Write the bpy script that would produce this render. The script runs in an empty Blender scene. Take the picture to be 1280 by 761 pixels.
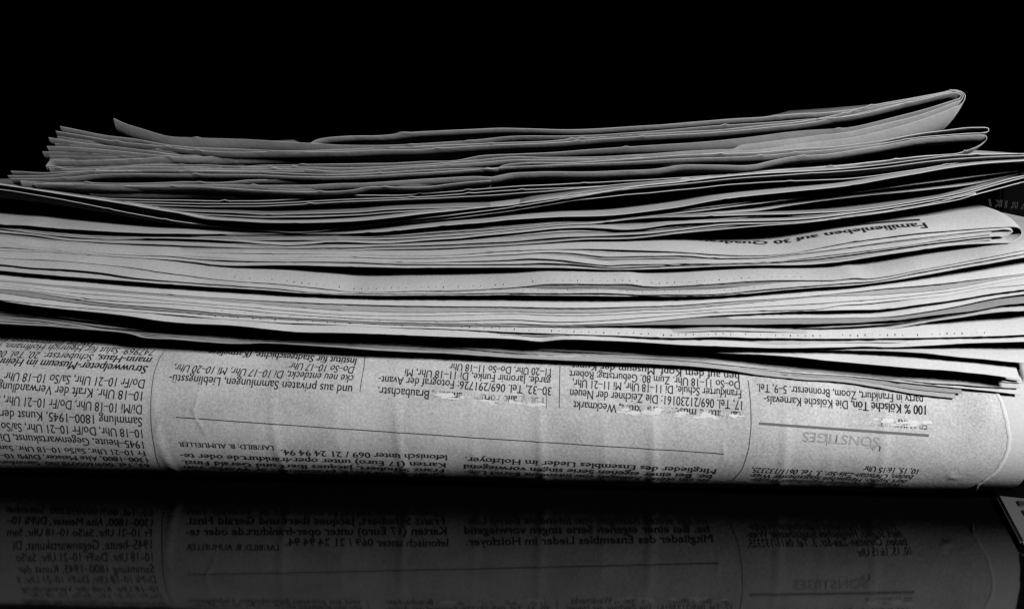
import bpy, bmesh, math, random
from mathutils import Vector, Matrix
random.seed(7)
SC = bpy.context.scene
COL = SC.collection
MM = 0.001
# ------------------------------------------------------------------ camera
FPX = 1150.0                       # focal length in photo pixels (photo is 1280 wide)
PITCH = math.radians(11.3)
YAW = math.radians(3.4)
CAM_H, CAM_D = 116.0, 288.0        # mm above the table, mm in front of the lowest fold
cam_d = bpy.data.cameras.new('camera')
cam = bpy.data.objects.new('camera', cam_d)
COL.objects.link(cam)
cam_d.sensor_fit = 'HORIZONTAL'
cam_d.angle = 2 * math.atan(640.0 / FPX)
cam_d.clip_start = 0.005
cam_d.clip_end = 20
FWD = Vector((-math.sin(YAW) * math.cos(PITCH), math.cos(YAW) * math.cos(PITCH), -math.sin(PITCH)))
RIGHT = Vector((math.cos(YAW), math.sin(YAW), 0))
UP = RIGHT.cross(FWD)
EYE = Vector((math.sin(YAW) * CAM_D, -math.cos(YAW) * CAM_D, CAM_H))
cam.matrix_world = Matrix(((RIGHT.x, UP.x, -FWD.x, EYE.x * MM), (RIGHT.y, UP.y, -FWD.y, EYE.y * MM),
                           (RIGHT.z, UP.z, -FWD.z, EYE.z * MM), (0, 0, 0, 1)))
SC.camera = cam

def ray(px, py):
    return (FWD + RIGHT * ((px - 640) / FPX) + UP * ((380.5 - py) / FPX))

def at(px, py, y):
    d = ray(px, py)
    k = (y - EYE.y) / d.y
    return EYE + d * k

# ------------------------------------------------------------------ world, light, exposure
w = bpy.data.worlds.new('World')
SC.world = w
w.use_nodes = True
w.node_tree.nodes['Background'].inputs[0].default_value = (0.5, 0.5, 0.5, 1)
w.node_tree.nodes['Background'].inputs[1].default_value = 0.0
LIGHT_ELEV, LIGHT_AZ, LIGHT_DIST = 29.5, 46.0, 0.64
ld = bpy.data.lights.new('window_light', 'AREA')
ld.shape = 'RECTANGLE'
ld.size, ld.size_y = 0.09, 0.09
ld.energy = 4.85
lo = bpy.data.objects.new('window_light', ld)
COL.objects.link(lo)
e, a = math.radians(LIGHT_ELEV), math.radians(LIGHT_AZ)
tgt = Vector((0, 0, 0.05))
lo.location = tgt + Vector((math.sin(a) * math.cos(e), -math.cos(a) * math.cos(e), math.sin(e))) * LIGHT_DIST
lo.rotation_euler = (tgt - lo.location).to_track_quat('-Z', 'Y').to_euler()
SC.view_settings.view_transform = 'Standard'
SC.view_settings.look = 'None'
SC.view_settings.exposure = 0.0
SC.view_settings.gamma = 1.0
SC.render.engine = 'CYCLES'
SC.cycles.max_bounces = 4
SC.cycles.diffuse_bounces = 0
SC.cycles.glossy_bounces = 2

# ------------------------------------------------------------------ materials
def nodes_of(name):
    m = bpy.data.materials.new(name)
    m.use_nodes = True
    nt = m.node_tree
    return m, nt, nt.nodes['Principled BSDF']

def grey(v):
    return (v, v, v, 1)

def paper(name, base, mott=0.05, seed=0.0):
    m, nt, b = nodes_of(name)
    N, L = nt.nodes, nt.links
    tc = N.new('ShaderNodeTexCoord')
    mp = N.new('ShaderNodeMapping')
    mp.inputs['Location'].default_value = (seed, seed * 0.7, seed * 1.3)
    L.new(tc.outputs['Object'], mp.inputs[0])
    n1 = N.new('ShaderNodeTexNoise'); n1.inputs['Scale'].default_value = 60; n1.inputs['Detail'].default_value = 5
    n2 = N.new('ShaderNodeTexNoise'); n2.inputs['Scale'].default_value = 1500; n2.inputs['Detail'].default_value = 3
    L.new(mp.outputs[0], n1.inputs[0]); L.new(mp.outputs[0], n2.inputs[0])
    mx = N.new('ShaderNodeMath'); mx.operation = 'MULTIPLY_ADD'; mx.inputs[1].default_value = 0.55
    L.new(n2.outputs['Fac'], mx.inputs[0])
    sc = N.new('ShaderNodeMath'); sc.operation = 'MULTIPLY'; sc.inputs[1].default_value = 0.45
    L.new(n1.outputs['Fac'], sc.inputs[0]); L.new(sc.outputs[0], mx.inputs[2])
    cr = N.new('ShaderNodeValToRGB')
    cr.color_ramp.elements[0].position = 0.3; cr.color_ramp.elements[0].color = grey(base * (1 - mott * 2.2))
    cr.color_ramp.elements[1].position = 0.7; cr.color_ramp.elements[1].color = grey(min(base * (1 + mott), .86))
    L.new(mx.outputs[0], cr.inputs[0]); L.new(cr.outputs[0], b.inputs['Base Color'])
    b.inputs['Roughness'].default_value = 0.85
    b.inputs['Specular IOR Level'].default_value = 0.15
    bp = N.new('ShaderNodeBump'); bp.inputs['Strength'].default_value = 0.25; bp.inputs['Distance'].default_value = 0.0003
    n3 = N.new('ShaderNodeTexNoise'); n3.inputs['Scale'].default_value = 700; n3.inputs['Detail'].default_value = 6
    L.new(mp.outputs[0], n3.inputs[0]); L.new(n3.outputs['Fac'], bp.inputs['Height']); L.new(bp.outputs[0], b.inputs['Normal'])
    return m

PAPER = paper('newsprint', 0.62, 0.07, 0.0)
PAPER_DIM = paper('newsprint_dimmed', 0.44, 0.07, 3.1)  # weaker light on the two top newspapers, put into a darker paper tone
PAPER_MID = paper('newsprint_mid_grey', 0.54, 0.10, 8.3)
PAPER_ROLL = paper('newsprint_printed_page', 0.61, 0.20, 5.7)
FIBRE = paper('torn_paper_fibre', 0.74, 0.03, 1.7)
INK, nt_, b_ = nodes_of('printing_ink')
b_.inputs['Base Color'].default_value = grey(0.022); b_.inputs['Roughness'].default_value = 0.8; b_.inputs['Specular IOR Level'].default_value = 0.1
GREYINK, nt_, b_ = nodes_of('grey_ink')
b_.inputs['Base Color'].default_value = grey(0.16); b_.inputs['Roughness'].default_value = 0.8; b_.inputs['Specular IOR Level'].default_value = 0.1

def worn_ink():
    m, nt, b = nodes_of('worn_ink')
    N, L = nt.nodes, nt.links
    tc = N.new('ShaderNodeTexCoord')
    n = N.new('ShaderNodeTexNoise'); n.inputs['Scale'].default_value = 260; n.inputs['Detail'].default_value = 3
    L.new(tc.outputs['Object'], n.inputs[0])
    cr = N.new('ShaderNodeValToRGB')
    cr.color_ramp.elements[0].position = 0.42; cr.color_ramp.elements[0].color = grey(0.06)
    cr.color_ramp.elements[1].position = 0.56; cr.color_ramp.elements[1].color = grey(0.62)
    L.new(n.outputs['Fac'], cr.inputs[0]); L.new(cr.outputs[0], b.inputs['Base Color'])
    b.inputs['Roughness'].default_value = 0.85; b.inputs['Specular IOR Level'].default_value = 0.1
    return m
WORN = worn_ink()
FAINT, nt_, b_ = nodes_of('faint_ink')
b_.inputs['Base Color'].default_value = grey(0.38); b_.inputs['Roughness'].default_value = 0.8; b_.inputs['Specular IOR Level'].default_value = 0.1
TONES = [paper('newsprint_tone', v, 0.09, 11.0 + i) for i, v in enumerate((.30, .40, .50))]
MATS = [PAPER, INK, GREYINK, WORN, FAINT, FIBRE]

def table_mat():
    m, nt, b = nodes_of('black_gloss_tabletop')
    N, L = nt.nodes, nt.links
    tc = N.new('ShaderNodeTexCoord')
    v = N.new('ShaderNodeTexVoronoi'); v.inputs['Scale'].default_value = 55
    L.new(tc.outputs['Object'], v.inputs[0])
    lt = N.new('ShaderNodeMath'); lt.operation = 'LESS_THAN'; lt.inputs[1].default_value = 0.016
    L.new(v.outputs['Distance'], lt.inputs[0])
    n = N.new('ShaderNodeTexNoise'); n.inputs['Scale'].default_value = 40
    L.new(tc.outputs['Object'], n.inputs[0])
    gt = N.new('ShaderNodeMath'); gt.operation = 'GREATER_THAN'; gt.inputs[1].default_value = 0.52
    L.new(n.outputs['Fac'], gt.inputs[0])
    mu = N.new('ShaderNodeMath'); mu.operation = 'MULTIPLY'
    L.new(lt.outputs[0], mu.inputs[0]); L.new(gt.outputs[0], mu.inputs[1])
    mx = N.new('ShaderNodeMixRGB'); mx.inputs[1].default_value = grey(0.0015); mx.inputs[2].default_value = grey(0.3)
    L.new(mu.outputs[0], mx.inputs[0]); L.new(mx.outputs[0], b.inputs['Base Color'])
    b.inputs['Roughness'].default_value = 0.035
    b.inputs['IOR'].default_value = 1.32
    n2 = N.new('ShaderNodeTexNoise'); n2.inputs['Scale'].default_value = 1200
    L.new(tc.outputs['Object'], n2.inputs[0])
    mr = N.new('ShaderNodeMapRange'); mr.inputs[3].default_value = 0.025; mr.inputs[4].default_value = 0.08
    L.new(n2.outputs['Fac'], mr.inputs[0]); L.new(mr.outputs[0], b.inputs['Roughness'])
    return m
TABLE = table_mat()

# ------------------------------------------------------------------ helpers
def link(name, mesh, parent=None):
    o = bpy.data.objects.new(name, mesh)
    COL.objects.link(o)
    if parent is not None:
        o.parent = parent
    return o

def thing(name, label, cat, loc, group=None):
    o = bpy.data.objects.new(name, None)
    o.empty_display_size = 0.02
    COL.objects.link(o)
    o.location = loc
    o['label'] = label; o['category'] = cat
    if group:
        o['group'] = group
    return o

def mesh_from(name, verts, faces, mats, fm=None, origin=(0, 0, 0), smooth=True):
    me = bpy.data.meshes.new(name)
    ov = Vector(origin)
    me.from_pydata([tuple(Vector(v) * MM - ov) for v in verts], [], faces)
    for m in mats:
        me.materials.append(m)
    if fm:
        me.polygons.foreach_set('material_index', fm)
    if smooth:
        me.polygons.foreach_set('use_smooth', [True] * len(me.polygons))
    me.update()
    return me

def P(s):
    return [tuple(float(c) for c in q.split(',')) for q in s.split()]

def catmull(pts, step=6.0):
    out = []
    n = len(pts)
    for i in range(n - 1):
        p0 = pts[max(i - 1, 0)]; p1 = pts[i]; p2 = pts[i + 1]; p3 = pts[min(i + 2, n - 1)]
        d = max(math.dist(p1[:2], p2[:2]), 1e-3)
        d0 = max(math.dist(p0[:2], p1[:2]), 1e-3); d3 = max(math.dist(p2[:2], p3[:2]), 1e-3)
        k = max(1, int(d / step))
        for j in range(k):
            t = j / k
            h00 = 2*t**3 - 3*t*t + 1; h10 = t**3 - 2*t*t + t; h01 = -2*t**3 + 3*t*t; h11 = t**3 - t*t
            q = []
            for c in range(len(p1)):
                s1 = ((p2[c] - p1[c]) / d + ((p1[c] - p0[c]) / d0 if i else (p2[c] - p1[c]) / d)) / 2
                s2 = ((p2[c] - p1[c]) / d + ((p3[c] - p2[c]) / d3 if i < n - 2 else (p2[c] - p1[c]) / d)) / 2
                q.append(h00 * p1[c] + h10 * s1 * d + h01 * p2[c] + h11 * s2 * d)
            out.append(tuple(q))
    out.append(tuple(pts[-1]))
    return out

def interp(pts, x):
    if x <= pts[0][0]: return pts[0][1]
    if x >= pts[-1][0]: return pts[-1][1]
    for a_, b_ in zip(pts, pts[1:]):
        if a_[0] <= x <= b_[0]:
            return a_[1] + (b_[1] - a_[1]) * (x - a_[0]) / max(b_[0] - a_[0], 1e-6)
    return pts[-1][1]

def smooth_noise(seed):
    r = random.Random(seed)
    ph = [(r.uniform(0, 6.28), r.uniform(0.01, 0.05), r.uniform(.3, 1)) for _ in range(5)]
    return lambda x: sum(a_ * math.sin(x * f + p) for p, f, a_ in ph) / 2.5

# ------------------------------------------------------------------ tabletop
bm = bmesh.new()
bmesh.ops.create_cube(bm, size=1.0, matrix=Matrix.Translation((0, 0.25, -0.0155)) @ Matrix.Diagonal((1.8, 1.3, 0.03, 1)))
bmesh.ops.bevel(bm, geom=list(bm.edges), offset=0.002, segments=2, affect='EDGES')
me = bpy.data.meshes.new('tabletop'); bm.to_mesh(me); bm.free(); me.materials.append(TABLE)
tab = link('tabletop', me); tab['kind'] = 'structure'; tab['label'] = 'black glossy tabletop mirroring the lowest newspaper'
tab.location.z = 0.0015          # the rounded fold is pressed flat where it rests

# ------------------------------------------------------------------ lowest newspaper: a thick rounded fold with print
RR = 24.7
ZC = 24.9
FLOOR = 2.1
RIDGES = [(342, .24), (497, .30), (590, .12), (675, .30), (817, .32), (983, .30), (1107, .25), (195, .22), (1040, .1), (420, .09), (755, .1)]

def cyl_hit(px, py, r=RR):
    d = ray(px, py)
    dy, dz = d.y, d.z
    oy, oz = EYE.y, EYE.z - ZC
    A = dy*dy + dz*dz; B = 2*(oy*dy + oz*dz); C = oy*oy + oz*oz - r*r
    D = B*B - 4*A*C
    if D < 0:
        k = -B / (2*A)
    else:
        k = (-B - math.sqrt(D)) / (2*A)
    q = EYE + d * k
    return q.x, math.atan2(q.z - ZC, -q.y)          # x in mm, phi: 0 = front, +90 = top

RIDGE_X = [(cyl_hit(px, 530)[0], h) for px, h in RIDGES]
rn1, rn2 = smooth_noise(91), smooth_noise(92)
CREASE = []
for chain in ([(249, 492), (246, 502), (242, 514), (250, 530), (257, 541)], [(903, 555), (905, 562), (904, 575)], [(1187, 592), (1190, 596), (1197, 597)]):
    q = [cyl_hit(*p) for p in chain]
    q = [(x_, p_ * RR) for x_, p_ in q]
    CREASE += list(zip(q, q[1:]))

def roll_pt(x, phi, off=0.0, r=RR):
    """phi from +pi/2 (top) over the front to -pi/2 (under); beyond +-pi/2 the paper runs flat to the back"""
    k = r - RR
    b = 0.0
    for rx, h in RIDGE_X:
        xx = x - rx + 1.2 * phi
        if abs(xx) < 6: b += h * math.exp(-(xx / 1.5) ** 2) * math.exp(-((phi + 0.2) / 0.75) ** 2)
    b += 0.13 * rn1(x * 1.3 + 40 * phi) + 0.13 * rn2(x * 0.6 - 55 * phi) + .05 * rn1(x * 5 - 60 * phi) + .05 * rn2(x * 4.1 + 95 * phi)
    for (xa, sa), (xb, sb) in CREASE:
        sv = phi * RR
        if min(xa, xb) - 3 < x < max(xa, xb) + 3 and min(sa, sb) - 3 < sv < max(sa, sb) + 3:
            dx, ds = xb - xa, sb - sa
            f = max(0, min(1, ((x - xa) * dx + (sv - sa) * ds) / (dx * dx + ds * ds)))
            dd = math.hypot(x - xa - f * dx, sv - sa - f * ds)
            b += .16 * math.exp(-(dd / .55) ** 2)
    rr = r + off + (b if k > -0.3 else 0)
    if abs(phi) <= math.pi / 2:
        return Vector((x, -rr * math.cos(phi), max(ZC + rr * math.sin(phi), FLOOR + max(0, -k) * .35)))
    back = (abs(phi) - math.pi / 2) * RR
    s = 1 if phi > 0 else -1
    flat = (r + off) if s > 0 else (r + off)
    return Vector((x, back, max(ZC + s * flat, FLOOR + max(0, -k) * .35)))

roll_loc = Vector((0, 0.06, 0))
roll = thing('rolled_newspaper', 'lowest newspaper in the stack, thick rounded fold showing upside-down German exhibition listings', 'newspaper', roll_loc, 'newspapers in the stack')

END = [(1243, 484), (1252, 500), (1259, 525), (1262.5, 545), (1261, 560), (1255, 575), (1245, 589), (1233, 598), (1222, 605)]
END_PX = [cyl_hit(*q) for q in END]
def end_x(phi):
    pts = sorted((p, x) for x, p in END_PX)
    return interp(pts, phi) if phi > pts[0][0] else pts[0][1] + min(4, (pts[0][0] - phi) * 5)

class MB:
    def __init__(s): s.v = []; s.f = []; s.m = []
    def grid(s, rows, mi=0, flip=False):
        o = len(s.v); n = len(rows[0])
        for r in rows: s.v += r
        for i in range(len(rows) - 1):
            for j in range(n - 1):
                q = (o + i*n + j, o + i*n + j + 1, o + (i+1)*n + j + 1, o + (i+1)*n + j)
                s.f.append(q[::-1] if flip else q); s.m.append(mi)
        return o

def roll_sheet(mb, r, xl, xr, thick, back=200.0, nx=150):
    phis = []
    bk = back / RR
    n = 8
    for i in range(n): phis.append(math.pi/2 + bk * (1 - i / n) ** 1.5)
    m = 110 if nx > 100 else 56
    for i in range(m + 1): phis.append(math.pi/2 - math.pi * i / m)
    for i in range(1, n + 1): phis.append(-math.pi/2 - bk * (i / n) ** 1.5)
    rows_o, rows_i = [], []
    jit = random.Random(int(r * 100))
    for p in phis:
        x1 = xr(p) if callable(xr) else xr
        x1 += jit.uniform(-.12, .12)
        fr = [i / nx for i in range(nx)] + [1.0]
        fr = [1 - (1 - f) for f in fr]
        rows_o.append([roll_pt(xl + (x1 - xl) * f, p, 0.0, r) for f in fr])
        rows_i.append([roll_pt(xl + (x1 - xl) * f, p, -thick, r) for f in fr])
    mb.grid(rows_o, 0, True)
    mb.grid(rows_i, 0, False)
    # rims at both ends
    for idx in (0, -1):
        a_ = [[ro[idx], ri[idx]] for ro, ri in zip(rows_o, rows_i)]
        mb.grid(a_, 5)

mb = MB()
XL = -205.0
roll_sheet(mb, RR, XL, end_x, 0.25, nx=640)
# fuzzy torn fibres along the right edge of the outer page
fr = random.Random(5)
strip = []
for i in range(90):
    p = 1.45 - i * (2.7 / 89)
    x1 = end_x(p)
    wdt = 0.55 + 0.35 * fr.random()
    strip.append([roll_pt(x1 - wdt, p, 0.05), roll_pt(x1 - wdt * .5, p, 0.28), roll_pt(x1 + 0.25 + .2 * fr.random(), p, 0.10 + .15 * fr.random())])
mb.grid(strip, 5)
outer = mb

# ---- print on the outer page
_font_cache = {}
def glyph_mesh(text, serif=False, bold=False, italic=False):
    cu = bpy.data.curves.new('t', 'FONT')
    cu.body = text; cu.size = 1.0; cu.resolution_u = 3
    o = bpy.data.objects.new('t', cu)
    COL.objects.link(o)
    dg = bpy.context.evaluated_depsgraph_get()
    me = bpy.data.meshes.new_from_object(o.evaluated_get(dg))
    vs = [(v.co.x, v.co.y) for v in me.vertices]
    fs = [tuple(p.vertices) for p in me.polygons]
    bpy.data.objects.remove(o); bpy.data.curves.remove(cu)
    if serif:
        cnt = {}
        for f in fs:
            for a_, b_ in zip(f, f[1:] + f[:1]):
                k = (min(a_, b_), max(a_, b_)); cnt[k] = cnt.get(k, 0) + 1
        for (a_, b_), c in cnt.items():
            if c != 1: continue
            xa, ya = vs[a_]; xb, yb = vs[b_]
            wd = abs(xa - xb)
            if abs(ya - yb) < 0.004 and 0.05 < wd < 0.13:
                x0, x1 = min(xa, xb) - .05, max(xa, xb) + .05
                up = ya > 0.2
                y0, y1 = (ya - .04, ya) if up else (ya, ya + .04)
                n = len(vs)
                vs += [(x0, y0), (x1, y0), (x1, y1), (x0, y1)]
                fs.append((n, n+1, n+2, n+3))
    bpy.data.meshes.remove(me)
    n = len(vs); f0 = list(fs); v0 = list(vs); vs = []; fs = []
    for k, dx in enumerate((-.026, -.009, .009, .026) if bold else (-.010, .010)):
        vs += [(x + dx, y) for x, y in v0]
        fs += [tuple(i + k * n for i in f) for f in f0]
    if italic:
        vs = [(x + 0.2 * y, y) for x, y in vs]
    return vs, fs

CAP = None
def cap_height():
    global CAP
    if CAP is None:
        vs, _ = glyph_mesh('H'); CAP = max(v[1] for v in vs)
    return CAP

def subdivide(vs, fs, maxlen):
    return vs, fs

def put_text(mb, text, start, end, inv, surf, cap_mm, mi, off=0.07, **kw):
    """start/end: photo pixels of the baseline's first and last character; inv: pixel -> (a, b) mm on the flat sheet; surf: (a, b, off) -> point"""
    a0 = Vector(inv(*start)); a1 = Vector(inv(*end))
    d = a1 - a0; ln = d.length; d.normalize()
    nrm = Vector((-d.y, d.x))                       # up direction of the letters
    vs, fs = glyph_mesh(text, **kw)
    x0 = min(v[0] for v in vs); x1 = max(v[0] for v in vs)
    sx = ln / (x1 - x0); sy = cap_mm / cap_height()
    o = len(mb.v)
    for x, y in vs:
        q = a0 + d * ((x - x0) * sx) + nrm * (y * sy)
        mb.v.append(surf(q.x, q.y, off))
    for f in fs:
        mb.f.append(tuple(i + o for i in f)); mb.m.append(mi)

def put_line(mb, pts, inv, surf, width, mi, off=0.06):
    q = [Vector(inv(*p)) for p in pts]
    fine = []
    for a_, b_ in zip(q, q[1:]):
        n = max(1, int((b_ - a_).length / 1.5))
        for i in range(n): fine.append(a_.lerp(b_, i / n))
    fine.append(q[-1])
    rows = []
    for i, p in enumerate(fine):
        t = (fine[min(i + 1, len(fine) - 1)] - fine[max(i - 1, 0)]).normalized()
        n = Vector((-t.y, t.x)) * (width / 2)
        rows.append([surf(p.x - n.x, p.y - n.y, off), surf(p.x + n.x, p.y + n.y, off)])
    mb.grid(rows, mi)

def inv_roll(px, py):
    x, phi = cyl_hit(px, py)
    return x, phi * RR                              # second coordinate grows upward
def surf_roll(a_, b_, off):
    return roll_pt(a_, b_ / RR, off)

SANS = dict(italic=True)
T = [  # text, start px, end px, cap height mm, material, style
 ('rische Illustratoren fü', (118, 428.5), (4, 421), 2.5, 1, dict(italic=True)),
 ('747969: Salut für Heinrich Hoffmann, F', (194.6, 436.5), (-3, 428), 2.5, 1, dict(italic=True)),
 ('mann-Haus,', (191, 446.5), (123, 443), 2.5, 1, dict(italic=True, bold=True)),
 ('Schubertstr. 20, Tel. 06', (118, 442.8), (-2, 437.5), 2.5, 1, dict(italic=True)),
 ('Struwwelpeter-Museum im Heinri', (185.6, 457), (-4, 446.5), 2.65, 1, dict(italic=True, bold=True)),
 ('Do/Fr 10–21 Uhr, Sa/So 10–18 Uhr', (181.7, 474), (6.5, 464.6), 2.85, 1, {}),
 ('10–18 Uhr. Kraft der Verwandlung', (178.6, 489.4), (-2, 477.5), 2.85, 1, {}),
 ('Di/Mi 10–18 Uhr, Do/Fr 10–21 Uhr, S', (178, 506), (-4, 494), 2.85, 1, {}),
 ('Sammlung 1800–1945, Kunst der', (178, 521.5), (0, 511.8), 2.85, 1, {}),
 ('10–18 Uhr, Do/Fr 10–21 Uhr, Sa/So', (178, 536.3), (1, 527.5), 2.85, 1, {}),
 ('1945–heute, Gegenwartskunst, Di', (179, 550.5), (0, 541.5), 2.85, 1, {}),
 ('Fr 10–21 Uhr, Sa/So 10–18 Uhr. Sam', (181, 562.6), (-4, 555.7), 2.25, 1, {}),
 ('1300–1800, Alte Meister, Di/Mi 10–', (183.5, 571), (-2, 566), 2.25, 1, {}),
 ('63, Tel. 069/605098200. Sammlun', (186, 578.4), (0, 574.5), 2.25, 1, {}),
 ('Institut für Stadtgeschichte, (Karmeliter', (446.5, 448), (262, 435.5), 2.5, 1, dict(bold=True)),
 ('Do–So 10–17 Uhr', (444, 458), (363, 453), 2.5, 1, dict(italic=True)),
 ('cke neu entdeckt, Di 10–17 Uhr, Mi 10–20 Uhr,', (442.6, 469), (219, 455), 2.5, 1, dict(italic=True)),
 ('und aus privaten Sammlungen, Lieblingsstü-', (441, 482), (212.7, 467.7), 2.65, 1, {}),
 ('LAF/BILD: B. AUMUELLER', (342.6, 556), (223, 551.5), 1.7, 1, dict(serif=True)),
 ('lefonisch unter 069 / 21 24 94 94.', (559.4, 568.8), (351.6, 561), 2.25, 1, dict(serif=True)),
 ('Karten (17 Euro) unter oper-frankfurt.de oder te-', (557.8, 579), (225, 565.5), 2.25, 1, dict(serif=True)),
 ('Franz Schubert, Jacques Ibert und Gerald Finzi.', (556, 586.4), (227.5, 574.4), 2.25, 1, dict(serif=True)),
 ('Quilter und Liszt, präsentiert er Werke von', (555, 592.2), (229, 581), 2.25, 1, dict(serif=True)),
 ('Mitglieder des Ensembles Lieder im Holzfoyer.', (896.7, 586), (582, 570.7), 2.25, 1, dict(serif=True)),
 ('be. Bei einer eigenen Serie singen vorwiegend', (891.5, 592.8), (579, 580.4), 2.25, 1, dict(serif=True)),
 ('ist ein stetes Anliegen von Intendant Bernd Loe-', (887.5, 598), (580.7, 587.6), 2.25, 1, dict(serif=True)),
 ('11–20 Uhr, Do–So 11–18 Uhr', (688.8, 461.3), (562.7, 454.4), 2.5, 1, {}),
 ('garde. Jaromir Funke, Di 11–18 Uhr, Mi', (689, 472), (507, 461.3), 2.5, 1, {}),
 ('30–32, Tel. 069/291726: Fotograf der Avant-', (689.8, 484), (474, 469.6), 2.5, 1, {}),
 ('Fotografie Forum Frankfurt,', (680, 497), (540.7, 488.4), 2.5, 3, dict(bold=True)),
 ('Braubachstr.', (537, 488.2), (473, 483.3), 2.65, 1, {}),
 ('hen auf dem Kopf, Museum der Kunst', (924, 466.5), (715, 453), 2.5, 1, {}),
 ('Do–So 11–18 Uhr. Zum 80. Geburtstag: Robert', (924.8, 476.4), (712, 463), 2.5, 1, {}),
 ('Frankfurter Schule, Di 11–18 Uhr, Mi 11–21 Uhr,', (926.8, 487.4), (716, 474), 2.5, 1, {}),
 ('17, Tel. 069/21230161: Die Zeichner der Neuen', (928, 500.9), (713, 486.2), 2.65, 1, {}),
 ('caricatura museum frankfurt,', (927.3, 514.3), (774, 505), 2.5, 3, dict(bold=True)),
 ('Weckmarkt', (771, 505), (717, 501), 2.5, 1, {}),
 ('party in Frankfurt, Zoom, Bronnerstr. 5–9, Tel.', (1153.7, 495), (946.4, 479.3), 2.5, 1, {}),
 ('100 % Kölsche Tön,', (1157.5, 506.9), (1064, 500.8), 2.65, 1, dict(bold=True)),
 ('Die Kölsche Karnevals-', (1060, 500.5), (955, 494.3), 2.5, 1, {}),
 ('FRANKFURT', (1160, 526), (1099, 521.6), 2.5, 3, dict(bold=True)),
 ('SONSTIGES', (1100, 546.5), (1004, 539.5), 2.9, 4, {}),
 ('10, 15, 16:15 Uhr', (1149, 585.4), (1080.4, 581), 2.25, 1, {}),
 ('baden, Christian-Zais-Str. 3, Tel. 0611/132325,', (1142.5, 592.8), (940.7, 583.5), 2.25, 1, dict(italic=True)),
 ('dert Studio, Hessisches Staatstheater Wies-', (1135, 598.4), (938.2, 590.8), 2.25, 1, dict(italic=True)),
 ('Wiesbaden Hessisches Staatstheater Wiesba-', (1126.3, 602.6), (940, 596.4), 2.25, 1, dict(italic=True)),
]
for text, s_, e_, cap, mi, st in T:
    put_text(outer, text, s_, e_, inv_roll, surf_roll, cap, mi, **st)
put_line(outer, [(220, 521), (905, 567)], inv_roll, surf_roll, .27, 1)
put_line(outer, [(949, 529), (1161, 544)], inv_roll, surf_roll, .75, 2)
put_line(outer, P('207,437 200,446 193,465 189.5,490 189,515 190,535 193,555 201,584'), inv_roll, surf_roll, .2, 1)
put_line(outer, P('457,443 455,460 450,490'), inv_roll, surf_roll, .2, 1)
put_line(outer, P('700,458 699,510'), inv_roll, surf_roll, .2, 1)
put_line(outer, P('683,492 683,510'), inv_roll, surf_roll, .15, 1)
put_line(outer, P('935,475 938,500 939,530 936,560 928,585 915,600'), inv_roll, surf_roll, .2, 1)

# scuffed places where the print is rubbed off to pale fibre
def scuffs(p0, p1, n, lift0, lift1, seed, mi=5):
    r = random.Random(seed)
    for i in range(n):
        f = r.random()
        a_, b_ = inv_roll(p0[0] + (p1[0] - p0[0]) * f, p0[1] + (p1[1] - p0[1]) * f)
        b_ -= r.uniform(lift0, lift1)
        w_, h_ = r.uniform(.6, 2.6), r.uniform(.25, .75)
        o = len(outer.v); m = 14
        outer.v.append(surf_roll(a_, b_, .11))
        for k in range(m):
            t = 6.2832 * k / m
            q = r.uniform(.6, 1.15)
            outer.v.append(surf_roll(a_ + w_ * q * math.cos(t), b_ + h_ * q * math.sin(t), .10))
        for k in range(m):
            outer.f.append((o, o + 1 + k, o + 1 + (k + 1) % m)); outer.m.append(mi)
scuffs((680, 497), (545, 489), 16, 1.0, 2.6, 1)
scuffs((927, 514), (776, 505), 24, 1.0, 2.7, 2)
scuffs((1160, 526), (1085, 521), 12, .3, 2.3, 3)
put_text(outer, 'Uhr', (1101, 556), (1083, 554.5), inv_roll, surf_roll, 1.9, 3)
put_line(outer, [(1034, 541), (1033, 556)], inv_roll, surf_roll, .16, 2)

me = mesh_from('printed_page', outer.v, outer.f, [PAPER_ROLL] + MATS[1:], outer.m, roll_loc)
link('printed_page', me, roll)
for i in range(11):
    mb = MB()
    r = RR - 0.9 - i * 1.9
    if r < 1.5: break
    roll_sheet(mb, r, XL + 1.5 * i * random.uniform(.2, 1), 154.5 - (0 if i == 0 else random.uniform(0, 5)), 0.3 if i else 0.5, nx=40)
    me = mesh_from('inner_page', mb.v, mb.f, [PAPER] + MATS[1:], mb.m, roll_loc)
    link('inner_page', me, roll)

# ------------------------------------------------------------------ the stack above: every sheet traced as front edge, built back into depth
# leaf: name, newspaper, front-edge outline in photo pixels, rise D (mm, + = droops towards the viewer), contact c, recess (mm)
LEAVES = []
def leaf(name, pts, D, c=None, rec=0.0, tau=4.0, fam=None):
    LEAVES.append(dict(name=name, fam=name[0], pts=P(pts), D=D, c=c, rec=rec, tau=tau))

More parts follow.
